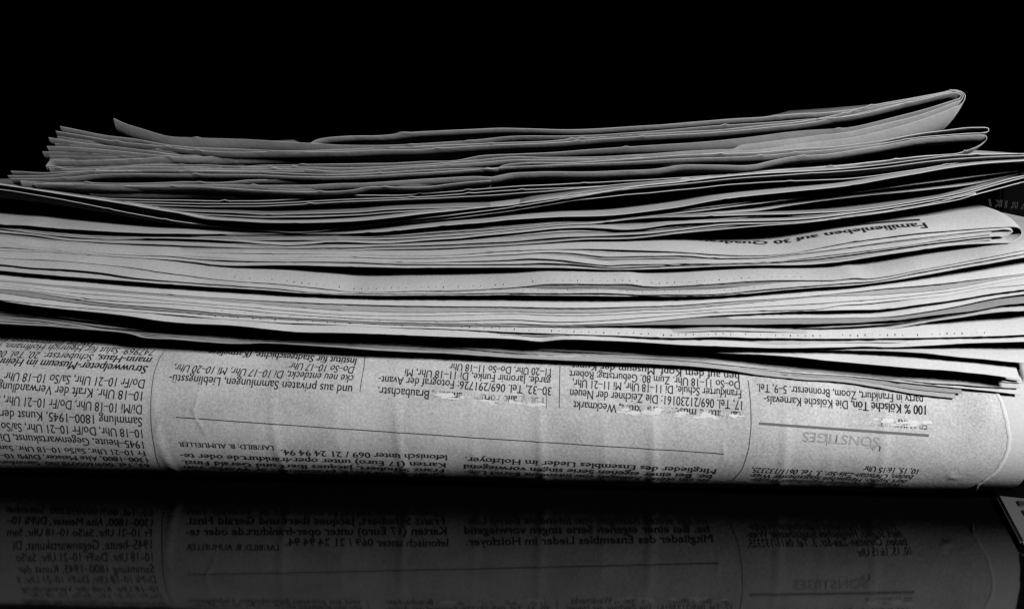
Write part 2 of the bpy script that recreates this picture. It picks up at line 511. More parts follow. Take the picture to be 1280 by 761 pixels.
# A, the topmost newspaper (curls up)
leaf('A1u', '388,178.7 395,175 430,170.5 480,169 520,165 560,163 620,160.5 660,161 700,162 735,161.5 780,159 850,154 900,150 950,146.5 1000,142 1030,141 1070,136 1100,129.5 1150,121 1180,115 1190,112.5', (-2.2, -2.0, -2.2))
leaf('A9', '142,148 155,154 180,162 210,170.5 240,172 320,175 385,179 430,181.5 520,180 580,176 640,170.5 700,170 760,168 850,161 900,157 960,153 1000,150 1060,145 1120,132 1150,123', (-6, -2, -2.2))
leaf('A2u', '75,158 90,161 130,169 170,174 210,181 240,184 290,186 340,188 390,188 420,187 470,185 510,183.5 560,181 600,179.5 640,178 690,176 720,173 760,170.5 800,167.5 850,165 900,162 950,157 1000,152 1060,140.5 1100,132 1150,122.8 1180,116.2 1192,114', (-3.0, -1.9, -2.2))
leaf('A3u', '70,164 100,169 140,176 180,180.5 210,183.5 260,189 330,190 390,190 420,189.5 480,187.5 520,187 560,184.5 640,180.5 690,178.5 760,173 850,168 900,165 950,160 1000,155 1060,144.5 1100,135.5 1150,124.8 1178,118 1190,116', (-3.0, -1.9, -2.2))
leaf('A5', '61,172 100,178 150,184 190,189 223,193.5 260,194 330,193.5 420,193 640,184 760,176.5 900,168.5 1000,158', (-3.0, -1.9, -2.2), rec=(.5, 4))
leaf('A6', '59,183 100,184.5 150,189 180,192 223,196.5 280,195 340,194.5 420,193.5 640,184.5 760,177 900,169 1000,158.5', (-3.0, -1.9, -2.2), rec=(.5, 4))
leaf('A7', '53,189.5 60,190 100,191 160,195 223,198 300,196 420,194 640,185 760,177.5 900,169.5', (-3.0, -1.9, -2.2), rec=(1.5, 4.5))
leaf('A8', '58,206 62,201 80,200.5 140,200 170,198.5 200,196.8 240,198 300,197.5 420,195 640,186 850,173 1000,159.5', (-3.0, -1.9, -2.2), rec=(.5, 4.5))
leaf('A3l', '57,207.5 100,209.5 150,208 180,207 220,206.2 260,206.5 300,208 330,207 360,206.5 420,205 480,204.5 530,202 570,201 600,195.5 640,193 690,191 740,187 800,183 850,180 900,176 950,170 1000,164 1060,160 1100,151.5 1150,138.5 1180,129.5 1195,124.5', (-3.0, -1.9, -8))
leaf('A2l', '61,210 100,211.5 160,209 220,208.5 270,208.5 320,209 380,209 420,210 470,209 540,205 600,200 640,196.5 680,197 740,196.5 800,193.5 850,190 900,187 918,186 925,182 940,180 980,175 1020,170 1060,165.5 1100,156.5 1150,144 1185,131.8 1199,126.5', (-3.0, -1.9, -8))
leaf('A1l', '120,213 140,211 220,210.5 260,211 330,211 380,212 420,214.5 480,211.5 540,207.5 600,203.5 640,200.5 700,199.5 840,196 900,191 950,187 1000,180 1060,173 1100,164.5 1150,151 1180,140 1200,131.5', (-3.0, -1.9, -10))
# B
leaf('B0', '14,214 50,215.6 75,215 120,213.5 300,213 380,214', (-2.2, -1.6, -4))
leaf('B1u', '10,219.5 60,219 80,217 100,214.5 120,213.8 220,213.3 300,214 420,218 480,215.5 540,212 600,210 622,210 628,207 645,204.5 672,203 700,203.5 760,200.5 800,197.5 850,194 900,192 950,190.5 1000,186 1050,182.5 1100,176 1150,167 1180,163 1210,159.7 1230,159.2', (-2.2, -1.6, -3.5))
leaf('B1l', '13,223.5 80,222.5 120,218.5 220,218 300,218.5 420,221.5 500,218 560,214.5 640,209 700,206 760,204 850,199 950,195 1000,190.5 1050,186 1100,180 1150,172 1200,168 1228,166.5', (-2.2, -1.6, -3.5))
leaf('B4', '26,226 50,227.5 90,228 160,229 210,228 230,227 270,228 290,227 310,225 350,224.5 390,224 430,222.5 460,222 500,220.5 550,218 600,213.5 640,212 672,208 760,207 850,201.5 930,199.5 1000,193.5 1060,188 1100,181.7 1150,173', (-2.2, -1.6, -2), rec=(0, 2.5))
leaf('B2u', '26,227.5 90,229.5 160,231.5 210,230.5 280,231 330,231.5 390,231 420,229.5 450,229 500,226 560,222 600,220.5 616,221 625,219 640,216.5 660,215.5 680,214.5 720,215 770,213.5 820,211 850,206.8 905,206.5 930,207 948,205 955,203 990,196 1030,193 1060,189 1100,182.5 1150,173.5 1200,169.5 1225,168.5', (-2.8, -2.4, -2.4))
leaf('B3', '42,230 100,230.7 150,232 210,233 240,232.5 280,235 340,238.5 400,239.5 440,237.5 458,234 500,234 530,233.5 560,230 590,227 614,225.5', (-2.2, -1.6, -3.5))
leaf('B5', '107,246 150,248.5 220,250 330,250.5 380,248 430,244 500,243.5 560,239.5 640,233 760,227 850,222 960,213.5 1060,205.5 1100,201 1150,195.3 1190,192.6', (-1.5, -1.5, -3), rec=3)
leaf('B6', '125,250.5 220,253.5 330,254 430,249 520,246 640,237.5 760,232 850,224 960,214.8 1060,206.3 1100,201.5 1150,195.7 1192,192.9', (-1, -1, -3), rec=3)
leaf('B2l', '140,253.5 220,257.5 320,258 430,252.5 520,249 600,245 640,242.5 720,236 800,228.5 870,223 940,216 1000,211 1050,207.5 1100,202 1150,196 1195,192.5', (-1, -1, -4), rec=2)
# C
leaf('Ca', '0,229.5 50,237 100,245 150,252.5 190,259.5 220,262.5 250,264 300,266 330,267.5 390,266.5 440,265 480,262 560,259 640,256 665,250 700,244.8 740,238.5 800,231.5 850,226.3 940,217 1050,210', (1, 1, 1), c=.75)
leaf('Cb', '0,230 50,237.5 100,245.5 150,253 200,261.5 225,266.5 250,272 300,276 350,278 430,276.5 480,272.5 540,265.5 580,261.5 640,255 700,247 760,239.3 850,227 940,217.5', (1, 1, 1), c=.8)
leaf('C1u', '0,230.5 50,238 100,246 150,253.5 200,262 250,269.5 300,279 340,285.5 370,287.5 420,282.5 480,273.5 520,269 560,265.5 600,259 640,254.5 700,246.5 760,239 800,232 850,227 900,221 940,217.5 1000,214 1050,210.5 1100,205.5 1150,199 1195,194 1240,192.5 1280,191.8 1330,191', (-2.5, -1, -3))
leaf('C2u', '0,236.5 60,246 113,256 220,276 300,285 370,290 420,286 480,277.5 560,269 640,258.5 721,245.5 785,236 850,230 940,221 1050,214 1100,209.5 1150,203 1200,198 1280,194.5 1330,194.5', (-2.5, -.8, -3))
leaf('C3', '0,239 113,258 220,278.5 300,286.5 370,290.8 420,288.5 480,281 560,273 640,263 721,250 785,243 840,238 930,229 1000,225.5 1060,223 1100,218.5 1150,211 1200,203 1240,199 1280,196.5', (-1.5, -.5, -1), rec=2)
leaf('C4', '0,280 30,281 60,284 120,288 180,291 220,291.5 300,291.8 370,292.2 440,291 480,289 520,285 560,281 600,278 640,274 700,270.5 760,269 790,266 850,258 900,249 950,243 1000,238 1060,231.5 1100,224.5 1150,216 1200,207.5 1230,204 1280,200.5', (1.5, .5, .5), c=.7)
leaf('C5', '0,282.5 30,283.5 60,285.5 110,290 150,293 210,294.5 300,297 370,297.5 420,296.5 460,296 500,294 550,290 600,287 630,285 700,278.5 750,277 790,272 840,267 900,260 940,255 980,250 1030,245 1060,241.5 1100,236 1150,229.5 1230,219 1280,213', (1.0, .8, .5), rec=(0, 6, 860))
leaf('C6', '0,284 100,294.5 210,296.5 300,299.5 420,299 500,298 600,291 640,287 700,281 740,279 800,272.5 840,271 930,268 1000,266.5 1060,263 1150,250.5 1200,241 1280,219.5', (1.2, .8, -1.2), c=.6)
leaf('C2l', '0,286 50,292.5 90,296.5 130,298.5 210,298 300,302 330,305 356,306.5 420,302.5 480,304 500,303 540,300 580,297.5 600,295 660,289.5 700,285.5 730,284.5 760,286 778,287 800,286 840,280.5 900,277.5 940,276 1010,273.5 1060,267.5 1100,262 1150,254 1200,244.5 1240,233 1280,222', (1.5, 1, -1.2), c=.6)
leaf('C7', '0,290 40,293.5 80,299.5 100,301 150,303.5 210,305.5 300,309 370,309.5 420,309 500,306.5 540,305.5 600,303 640,301 700,296 740,294.5 800,292 850,287 900,281 1000,277 1060,270 1150,256.5 1220,241.5', (1.5, 1, -1.2), c=.6)
leaf('C1l', '0,296 40,300 90,304.5 130,308 210,312 340,313 420,314 440,313 500,311.5 540,310.5 600,308 640,306 690,302.5 730,299.5 790,298 840,292.5 900,287 940,283.5 1000,279 1060,271.5 1100,266.5 1150,258.5 1200,249.5 1220,243.5 1250,235.5 1280,227.5', (1.5, 1, -1.2), c=.6)
# D
leaf('D1u', '0,300 40,304.5 90,309 220,314.5 300,316 420,317.5 500,319 560,318.5 600,315.5 640,313 700,311 750,311 800,312.5 840,314 900,318 940,319 980,317 1010,312 1050,304.5 1100,297 1150,291 1200,287 1250,283.5 1264,283', (2.5, 3.2, 4.5), c=.75, tau=8)
leaf('D2u', '0,303 60,308 100,311 160,315 210,316.5 260,319.5 300,321.5 420,321 500,322.5 560,321.5 640,317.5 690,315 720,316.5 740,319 760,320.5 790,320 850,319 900,322 950,321.5 1000,316.5 1060,309 1100,303 1150,297 1200,291.5 1240,288 1256,286.5', (2.5, 2, 3), c=.7)
leaf('D3', '0,306 100,313.5 160,317 210,318 260,321.5 300,323.5 430,325.5 500,327.5 560,327 640,324 660,322.5 700,324.5 735,329 760,331.3 780,330.3 850,329.3 900,328.8 960,327 1000,323 1050,317 1100,311 1150,303.5 1200,297 1240,292.5', (2.5, 2, 2), c=.9)
leaf('D2l', '0,309 100,316 160,319 210,320.5 250,324 300,326 340,327 430,327.5 500,330 640,330 680,329 720,330.5 760,334.5 800,333.5 840,331.5 900,330.5 960,328.5 1000,325.5 1050,320 1100,313 1150,306 1200,300 1240,296', (2.5, 2, 2), c=.5)
leaf('D1l', '0,313 60,315.5 100,318 160,322 210,324.5 240,327.5 270,331 290,332 350,331.5 420,333 500,334.5 640,334.5 700,334.8 760,337 840,335.5 900,333 950,331.5 1000,331 1050,327.5 1100,319.5 1150,312.5 1180,308 1210,305.5 1262,303.5', (2.5, 2, 2), c=.5)
# E
leaf('E1u', '0,322.5 60,325 110,329 160,334 220,342.5 290,351 350,355 420,362.5 440,365 500,364 560,363 600,361.5 640,359.5 680,355 710,354.5 750,355 790,355 805,357.5 850,357 900,354 950,350.5 990,350 1049,349.5 1065,347 1085,348 1100,346.5 1150,337 1200,328 1280,312.5 1345,303', (4, 4.2, 3), c=.8, tau=5)
leaf('E2', '0,330 40,334.5 85,336.5 120,340 160,346 200,350 220,351.5 280,356 350,361 400,366 440,367 500,367 560,367 640,366 700,366.5 750,366 800,368 850,368 900,367 950,362 1000,358 1050,354 1100,350 1150,340 1200,331 1280,317', (3.5, 3.5, 3), c=.85)
leaf('E1l', '0,338.5 60,344 120,348.5 220,356 300,361 420,368.5 500,369.5 640,369 800,370.5 900,369.5 1000,361 1060,357 1100,353 1150,345 1200,336 1280,322 1345,312', (3.5, 3.5, 3), c=.3)
# F
leaf('F1u', '0,349.5 60,355.5 100,358.5 150,363 220,368.5 300,374 360,377 420,379.5 480,381.5 560,382.5 640,383.5 700,384.5 760,384 850,381 900,377.5 1000,371 1050,366.5 1100,361 1180,354 1280,341.5 1345,333', (3.5, 3.5, 3), c=.05, rec=3)
leaf('F1b', '0,352 60,357.5 100,361 150,365.5 220,371 300,378 360,383 400,386 450,388.5 500,390 560,390 640,389.5 700,391 760,390 800,387.5 850,386 900,381.5 960,376 1000,372 1050,369 1090,368.5 1130,365.5 1180,361.5 1230,352.5 1280,344', (3.5, 3.5, 3), c=.5)
leaf('F2', '0,354.5 40,360 100,366.5 150,370 220,376.5 300,383 360,388 420,392.5 500,394.5 560,394 640,392 700,394 760,393 800,391 850,389.5 900,386 960,382.5 1000,380.5 1050,377 1110,372.5 1150,368.5 1200,362 1280,347.5', (3.5, 3.5, 3), c=.85)
leaf('F3', '0,357.5 60,366 120,374 220,380 300,387 360,392.5 420,396.5 500,400 560,401 640,399.5 700,402 760,400 800,397 850,393 900,390 960,388 1020,386 1050,381.5 1080,379.5 1130,374.5 1180,369.5 1230,360.5 1280,355.5', (3.5, 3.5, 3), c=.9)
leaf('F4', '0,361 40,364.5 60,368 110,376 220,386 300,393 360,397 420,399.5 480,402.5 560,404 640,404.2 700,406 760,404.5 800,402.5 850,398 900,394 960,390.5 1050,387.5 1110,385.5 1150,380.5 1200,373.5 1240,366.5 1280,361.5', (3.5, 3.5, 3), c=.92)
leaf('F6', '0,366 60,374 120,381 220,389.5 300,395.5 420,402 480,405 560,407 640,407.5 700,408 720,407.5 800,406 900,405.3 1000,404.7 1060,403.2 1100,401 1120,399.8 1150,396 1180,392.3 1220,387.5 1250,381.5 1280,378.5', (3.5, 3.5, 3), c=.85)
leaf('F5', '0,374.5 60,381 120,386 220,393.5 270,398 330,402 420,406 480,409 560,411 640,415 700,417 760,419 850,422 900,421 960,422.5 1060,423 1150,422 1200,421 1280,418', (4, 4, 5), c=.97)
leaf('F1l', '0,376 40,382 100,388.5 160,395 200,401 230,404 290,407 340,412 370,415 420,416 450,417 480,418 560,421 620,423 650,424.5 676,427 700,424.5 760,426 800,428 850,431 900,433 960,435 1000,435 1060,434 1080,433 1110,434 1160,432 1220,429 1280,427', (4, 4, 4), c=.97)
# G, the thin section lying on the rounded fold
leaf('G0', '0,384 100,397 200,408 300,413 420,418.5 560,424 640,427 700,428.5 760,430 850,434 960,437 1000,437.5 1060,437.5 1100,438 1150,440.5 1200,446 1280,453.5', 'g', c=.3)
leaf('G1', '0,392 40,395 100,403 160,410 220,414.5 300,417.5 420,421.5 500,425 560,428 640,432 700,434 760,435.5 850,438.5 900,441 960,443.5 1000,446.5 1050,452 1100,456.5 1150,460.5 1200,464.5 1250,470 1275,474.3', 'g', c=.8)
leaf('G2', '0,396 60,400 100,407 160,413.5 220,418.5 300,422.5 420,425.5 500,429.5 560,432.5 640,437.5 700,441.5 760,444.5 850,448.5 900,452.5 950,456.5 1000,461 1060,465.5 1100,470 1150,473.5 1212,475 1278,478.5', 'g', c=.5)
leaf('G3', '0,400 60,404 110,409 160,415.5 220,420.5 300,425.5 370,427.5 420,429.5 500,434.5 600,440 640,442.5 700,445.5 760,448.5 850,452.5 900,457 950,462 1000,466 1060,470 1100,474 1150,480 1200,484.5 1275,493', 'g', c=.6)
leaf('G4', '60,405.5 160,416.5 220,422 300,427 370,429 420,431.5 520,437.5 640,445 760,450.5 850,454.5 950,466 1000,470.5 1060,474 1100,480 1150,487 1203,492', 'g', c=.7)
leaf('G5', '0,403.5 60,407 110,411 160,416 168,418 175,420.5 220,423.5 260,427 300,429 330,428 370,430 420,433.5 470,437.5 520,440 560,441.5 640,447 700,450 760,452.5 850,456.5 900,461 950,468.5 1000,474 1060,478 1100,484.5 1150,493 1195,497.5', 'g', c=.8)

PAIRS = {  # folded sheets: upper leaf, lower leaf, the bend in between
 'A1u': ('A1l', '1201,114 1206.5,118.5 1206,125'),
 'A2u': ('A2l', '1201,115.5 1204.5,119.5 1203.5,123'),
 'A3u': ('A3l', '1199,117 1202,119.5 1201,122'),
 'B1u': ('B1l', '1236,160.5 1236,164'),
 'B2u': ('B2l', '1233,170 1233.5,174 1226,181 1212,187.5'),
 'C1u': ('C1l', '1362,194 1366,203 1340,214'),
 'C2u': ('C2l', '1350,198 1340,207'),
 'D1u': ('D1l', '1275,285.5 1278,291 1273,298'),
 'D2u': ('D2l', '1266,289 1262,293'),
 'E1u': ('E1l', '1362,303 1362,309'),
 'F1u': ('F1l', '1400,345 1420,385 1400,415 1345,424'),
}
def add_fillers():
    out = []
    r = random.Random(21)
    for a_, b_ in zip(LEAVES, LEAVES[1:] + [None]):
        out.append(a_)
        if b_ is None or a_['fam'] != b_['fam'] or a_['name'][1] == '9' or b_['name'][1] == '9': continue
        x0 = max(a_['pts'][0][0], b_['pts'][0][0]); x1 = min(a_['pts'][-1][0], b_['pts'][-1][0])
        x0 = x0 + r.uniform(0, 7) if x0 > 0 else x0
        if x1 - x0 < 150: continue
        fa, fb = catmull(a_['pts']), catmull(b_['pts'])
        gaps = [interp(fb, x) - interp(fa, x) for x in range(int(x0), int(x1), 20)]
        med = sorted(gaps)[len(gaps) // 2]
        if a_['name'] in ('Ca', 'Cb', 'C1u', 'C2u', 'C3', 'C4'): x1 = min(x1, 960 + r.uniform(-30, 20))
        if a_['fam'] == 'A' and x1 > 400: x1 = min(x1, 1040 + r.uniform(-30, 20))
        k = 0 if a_['name'] in ('C1u', 'C2u', 'C3', 'Cb') else 0 if med < 2.2 else 1 if med < 5 else 2 if med < 9 else 3
        if a_['fam'] in 'AB': k = max(0, k - 1)
        if a_['name'] in ('A2u', 'A3u', 'A5', 'A6', 'A7', 'A8', 'A3l'):
            k = 2; x0 += r.uniform(-2, 6); x1 = min(x1, 250 + r.uniform(0, 60))
        for i in range(k):
            nz = smooth_noise(r.random() * 1000)
            c = (i + 1) / (k + 1)
            pts = []
            x = x0
            while x < x1 + .5:
                g = interp(fb, x) - interp(fa, x)
                f = max(.12, min(.88, c + .22 * nz(x * .55)))
                y = interp(fa, x) + (min(g, 15) if g > 15 else g) * f
                pts.append((x, y)); x = x + 28 if x + 28 < x1 or x >= x1 - .01 else x1
            D = a_['D']
            out.append(dict(name=a_['fam'] + 'x%d' % len(out), fam=a_['fam'], pts=pts, D=D, c=None, rec=r.uniform(.6, 3.2), tau=a_['tau'], filler=True, mid=(a_, b_)))
    return out
LEAVES = add_fillers()
BASE_Y = dict(A=-6.0, B=-6.5, C=-8.0, D=-15.0, E=-18.5, F=-20.0, G=-24.0)
SLOW = dict(A=(-6, -4, -2), B=(-4, -3, -2), C=(0, 0, 0), D=(0, 0, 0), E=(0, 0, 0), F=(0, 0, 0), G=(0, 0, 0))
CSCALE = dict(C=.42, D=.55, E=.85, F=.93)
SHEAR = dict(A=-.30, B=-.2, C=-.1, D=0.0, E=0.0, F=0.0, G=0.0)
GRID = list(range(-176, 1432, 8))
DEP = [0, .35, .8, 1.4, 2.2, 3.2, 4.6, 6.4, 9, 13, 20, 32, 60, 110, 190]

# run the traced edges out of the picture on both sides
rnd = random.Random(11)
fam_slope = {}
for L in LEAVES:
    if L['pts'][0][0] <= 0:
        q = [p for p in L['pts'] if p[0] <= 130]
        fam_slope.setdefault(L['fam'], []).append((q[-1][1] - q[0][1]) / max(q[-1][0] - q[0][0], 1))
for L in LEAVES:
    if L['pts'][0][0] <= 0:
        s_ = fam_slope[L['fam']]; s_ = sum(s_) / len(s_)
        xe = -150 - rnd.uniform(0, 14)
        L['pts'].insert(0, (xe, L['pts'][0][1] + s_ * xe * 0.8))
    if L['pts'][-1][0] >= 1279 and L['name'] not in PAIRS and L['name'] not in [v[0] for v in PAIRS.values()]:
        p = L['pts'][-1]
        L['pts'].append((1322 + rnd.uniform(0, 10), p[1] - {'C': 3, 'E': 7, 'F': 6, 'G': -4}.get(L['fam'], 0)))
for L in LEAVES:
    fine = catmull(L['pts'])
    L['fine'] = fine
    L['py'] = [interp(fine, x) for x in GRID]
    L['x0'], L['x1'] = L['pts'][0][0], L['pts'][-1][0]

def lerp3(v, x):
    if x < 640: return v[0] + (v[1] - v[0]) * max(0, min(1, x / 640))
    return v[1] + (v[2] - v[1]) * min(1, (x - 640) / 560) ** 1.6

def z_at(px, py, y):
    return at(px, py, y).z

# front depth of each leaf along the picture
G_KEY = next(L for L in LEAVES if L['name'] == 'G5')
prev = None
for k, L in enumerate(LEAVES):
    fam = L['fam']
    nz = smooth_noise(k * 7 + 3)
    rc = L['rec'] if isinstance(L['rec'], tuple) else (L['rec'], L['rec'])
    rc = rc if len(rc) == 3 else rc + (200,)
    base = [BASE_Y[fam] + rc[0] + (rc[1] - rc[0]) * max(0, min(1, (x - rc[2]) / 240)) + 0.35 * nz(x) for x in GRID]
    if fam == 'G':
        base = []
        for i, x in enumerate(GRID):
            cx, phi = cyl_hit(x, G_KEY['py'][i], RR + 1.0)
            yy = -(RR + 1.0) * math.cos(phi)
            yy = min(yy, -19.5)
            base.append(yy)
    ys = base
    if L['c'] is not None and prev is not None and (fam != 'G'):
        ys = []
        run = None
        for i, x in enumerate(GRID):
            yi = prev['y'][i]
            gap = z_at(x, prev['py'][i], yi) - z_at(x, L['py'][i], yi)
            D = lerp3(L['D'], x)
            want = max(0.0, min(0.93, L['c'] * CSCALE.get(fam, 1) * max(gap, 0) / max(D, .3)))
            p = min(-L['tau'] * math.log(1 - want), 5.0)
            ys.append(yi - p)
        # smooth, and pull gently back towards the newspaper's own front
        for _ in range(6):
            ys = [(ys[max(i-1, 0)] + 2 * ys[i] + ys[min(i+1, len(ys)-1)]) / 4 for i in range(len(ys))]
        ys = [max(b - 4.8, y * .82 + b * .18) for y, b in zip(ys, base)]
    L['y'] = ys
    if 'filler' not in L: prev = L
for L in LEAVES:
    if 'filler' in L:
        ya, yb = L['mid'][0]['y'], L['mid'][1]['y']
        nz = smooth_noise(len(L['pts']) * 3 + L['rec'] * 100)
        L['y'] = [max(p, q) * .5 + (p + q) * .25 + L['rec'] * (.65 + .5 * nz(x)) for p, q, x in zip(ya, yb, GRID)]
if True:
    # the thin section G: front edges step a little, all just over the rounded fold
    gl = [L for L in LEAVES if L['fam'] == 'G' and 'filler' not in L]
    for j, L in enumerate(gl):
        for i, x in enumerate(GRID):
            k = len(gl) - 1 - j
            L['y'][i] += {0: 0, 1: .6, 2: .9, 3: 1.6, 4: 1.6, 5: 3.0}[k]
        L['zb'] = 50.3 + 0.42 * (len(gl) - 1 - j)
    for L in gl[:2]:
        for i, x in enumerate(GRID):
            f = max(0, min(1, (x - 780) / 200)); f = f * f * (3 - 2 * f)
            L['y'][i] -= (6.0 if L['name'] == 'G0' else 5.0) * f
    for L in LEAVES:
        if 'filler' in L and L['fam'] == 'G': L['zb'] = (L['mid'][0]['zb'] + L['mid'][1]['zb']) / 2

def leaf_profile(L):
    out = []
    for px, py in L['fine']:
        y = interp(list(zip(GRID, L['y'])), px) if False else yinterp(L, px)
        if L['D'] == 'g':
            zf = z_at(px, py, y)
            D = max(0.4, L['zb'] - zf)
            tau = max(4.0, D * .9)
        else:
            D = lerp3(L['D'], px); tau = L['tau']
            if L['fam'] == 'F':
                zf = z_at(px, py, y); D = max(D, 53.0 - zf)
            if L['fam'] in 'AB' and L['rec'] != 3:
                tau = 1.5
                if px > 1000 and D < -3: tau = 1.5 + 4 * min(1, (px - 1000) / 200)
        S = lerp3((-11, -1.5, -1) if (L['mid'][0]['name'] if 'filler' in L else L['name']) in ('Ca', 'Cb', 'C1u', 'C2u', 'C3') else SLOW[L['fam']], px)
        out.append((px, py, y, D, tau, S))
    return out

def yinterp(L, px):
    f = (px - GRID[0]) / 8.0
    i = max(0, min(len(GRID) - 2, int(f)))
    f = max(0, min(1, f - i))
    return L['y'][i] * (1 - f) + L['y'][i + 1] * f

def sheet_pt(p, t, shear):
    px, py, y, D, tau, S = p
    f = at(px, py, y)
    g = max(0.0, min(1.0, px / 1280))
    return Vector((f.x + shear * g * t * math.exp(-t / 60), f.y + t, f.z + D * (1 - math.exp(-t / tau)) + S * (1 - math.exp(-t / 60))))

def build_sheet(prof, shear, thick, seed, deck=0.12, kk=1.0):
    r = random.Random(seed)
    n = len(prof)
    rows = []
    dz = smooth_noise(seed + 500)
    for i, p in enumerate(prof):
        j = r.gauss(0, deck * .5)
        nick = r.random() < .022 and thick > .12
        nk = (r.uniform(.12, .45) * kk, r.uniform(.2, .6) * kk) if nick else (0, 0)
        row = []
        for t in DEP:
            q = sheet_pt(p, t, shear)
            q.y += (j - nk[1]) * math.exp(-t / .5)
            q.z += nk[0] * math.exp(-t / .7)
            q.z += 0.06 * dz(p[0] * 2.2) * math.exp(-t / 3)
            row.append(q)
        rows.append(row)
    # normals for thickness
    mb = MB()
    bot = []
    for i in range(n):
        a_ = rows[max(i - 1, 0)]; b_ = rows[min(i + 1, n - 1)]
        br = []
        for k in range(len(DEP)):
            du = b_[k] - a_[k]
            dv = rows[i][min(k + 1, len(DEP) - 1)] - rows[i][max(k - 1, 0)]
            nn = du.cross(dv)
            nn = nn.normalized() if nn.length > 1e-9 else Vector((0, 0, 1))
            br.append(rows[i][k] - nn * thick)
        bot.append(br)
    mb.grid(rows, 0, True)
    mb.grid(bot, 0, False)
    mb.grid([[a_[0], b_[0]] for a_, b_ in zip(rows, bot)], 5, False)          # front rim, torn fibres
    mb.grid([[a_[-1], b_[-1]] for a_, b_ in zip(rows, bot)], 0, True)
    for k in (0, -1):
        mb.grid([[a_, b_] for a_, b_ in zip(rows[k], bot[k])], 0, k == 0)
    return mb, rows

INFO = dict(
    A=('topmost newspaper of the stack, its pages fanning apart and one page corner standing up', PAPER_DIM),
    B=('second newspaper from the top, its rounded fold ending just below the topmost one', PAPER_DIM),
    C=('newspaper gaping open wide at right, dark hollow above the page with an upside-down headline', PAPER_MID),
    D=('newspaper with an upside-down headline on its top page and a tight fold at right', PAPER_MID),
    E=('newspaper with pinholes along a broad pale page edge, under the one with the headline', PAPER_MID),
    F=('thick newspaper with a broad white page rim and pinholes above the thin dark section', PAPER),
    G=('thin sagging newspaper section lying directly on the rounded printed fold', PAPER),
)
parents = {}
def find(nm): return next(L for L in LEAVES if L['name'] == nm)
lowers = [v[0] for v in PAIRS.values()]
SURF = {}
for fam, (label, mat) in INFO.items():
    zs = [z_at(640, L['py'][GRID.index(640)], L['y'][GRID.index(640)]) for L in LEAVES if L['fam'] == fam]
    loc = Vector((0, 0.06, min(zs) * MM))
    parents[fam] = (thing('folded_newspaper', label, 'newspaper', loc, 'newspapers in the stack'), loc, mat)
for k, L in enumerate(LEAVES):
    if L['name'] in lowers: continue
    par, loc, mat = parents[L['fam']]
    prof = leaf_profile(L)
    if L['name'] in PAIRS:
        low, arc = PAIRS[L['name']]
        lp = leaf_profile(find(low))[::-1]
        ap = P(arc)
        u, v = prof[-1], lp[0]
        mid = []
        for i, q in enumerate(ap):
            f = (i + 1) / (len(ap) + 1)
            mid.append((q[0], q[1]) + tuple(u[c] * (1 - f) + v[c] * f for c in (2, 3, 4, 5)))
        bend = catmull([prof[-2], u] + mid + [v, lp[1]], 2.0)
        prof = prof[:-2] + bend + lp[2:]
        # let rise and front depth change gradually round the bend
        nm = 'folded_sheet'
    else:
        nm = 'sheet'
    mb, rows = build_sheet(prof, SHEAR[L['fam']], 0.10 if 'filler' in L else 0.15, k, kk=1.0 if L['fam'] in 'AB' else .55)
    SURF[L['name']] = (prof, rows, SHEAR[L['fam']])
    L['mb'] = mb; L['nm'] = nm

# ---- print and pinholes on some sheets
def inv_sheet(nm):
    prof, rows, shear = SURF[nm]
    n = len(find(nm)['fine'])
    def f(px, py):
        # find (u, t) whose projection is the pixel: walk t, u by px of the sight line
        best = None
        d = ray(px, py)
        for i in range(0, n - 1):
            for k in range(len(DEP) - 1):
                pass
        # Newton in (u, t)
        u = min(range(n), key=lambda i: abs(prof[i][0] - px)) * 1.0; t = 1.0
        def proj(u, t):
            i = max(0, min(n - 2, int(u))); fr_ = u - i
            p = tuple(prof[i][c] * (1 - fr_) + prof[i + 1][c] * fr_ for c in range(6))
            q = sheet_pt(p, max(t, 0), shear) - EYE
            zc = q.dot(FWD)
            return 640 + FPX * q.dot(RIGHT) / zc, 380.5 - FPX * q.dot(UP) / zc
        for _ in range(60):
            x, y = proj(u, t)
            ex, ey = px - x, py - y
            if abs(ex) + abs(ey) < .02: break
            xu, yu = proj(u + .5, t); xt, yt = proj(u, t + .3)
            a_, b_ = (xu - x) / .5, (xt - x) / .3
            c_, d_ = (yu - y) / .5, (yt - y) / .3
            det = a_ * d_ - b_ * c_
            if abs(det) < 1e-9: break
            u += max(-20, min(20, (ex * d_ - b_ * ey) / det * .7))
            t += max(-8, min(8, (a_ * ey - c_ * ex) / det * .7))
            u = max(0, min(n - 1.01, u)); t = max(0, min(150, t))
        return u * 1.5, t
    return f
def surf_sheet(nm):
    prof, rows, shear = SURF[nm]
    n = len(prof)
    def f(a_, b_, off):
        u = a_ / 1.5
        i = max(0, min(n - 2, int(u))); fr_ = u - i
        p = tuple(prof[i][c] * (1 - fr_) + prof[i + 1][c] * fr_ for c in range(6))
        q = sheet_pt(p, max(b_, 0), shear)
        q.z += off
        return q
    return f
mbD = find('D1u')['mb']
iD, sD = inv_sheet('D1u'), surf_sheet('D1u')
def put_text_sheet(mb, text, a0, a1, surf, cap, mi, off=.2, **kw):
    vs, fs = glyph_mesh(text, **kw)
    x0 = min(v[0] for v in vs); x1 = max(v[0] for v in vs)
    o = len(mb.v)
    for x, y in vs:
        f = (x - x0) / (x1 - x0)
        u = a0[0] + (a1[0] - a0[0]) * f; t = a0[1] + (a1[1] - a0[1]) * f
        mb.v.append(surf(u, t - y * cap / cap_height(), off))
    for f in fs:
        mb.f.append(tuple(i + o for i in f)); mb.m.append(mi)
HEAD = [iD(1157, 279), iD(862, 298)]
print('headline', HEAD, 'rule', iD(1150, 275), iD(880, 296))
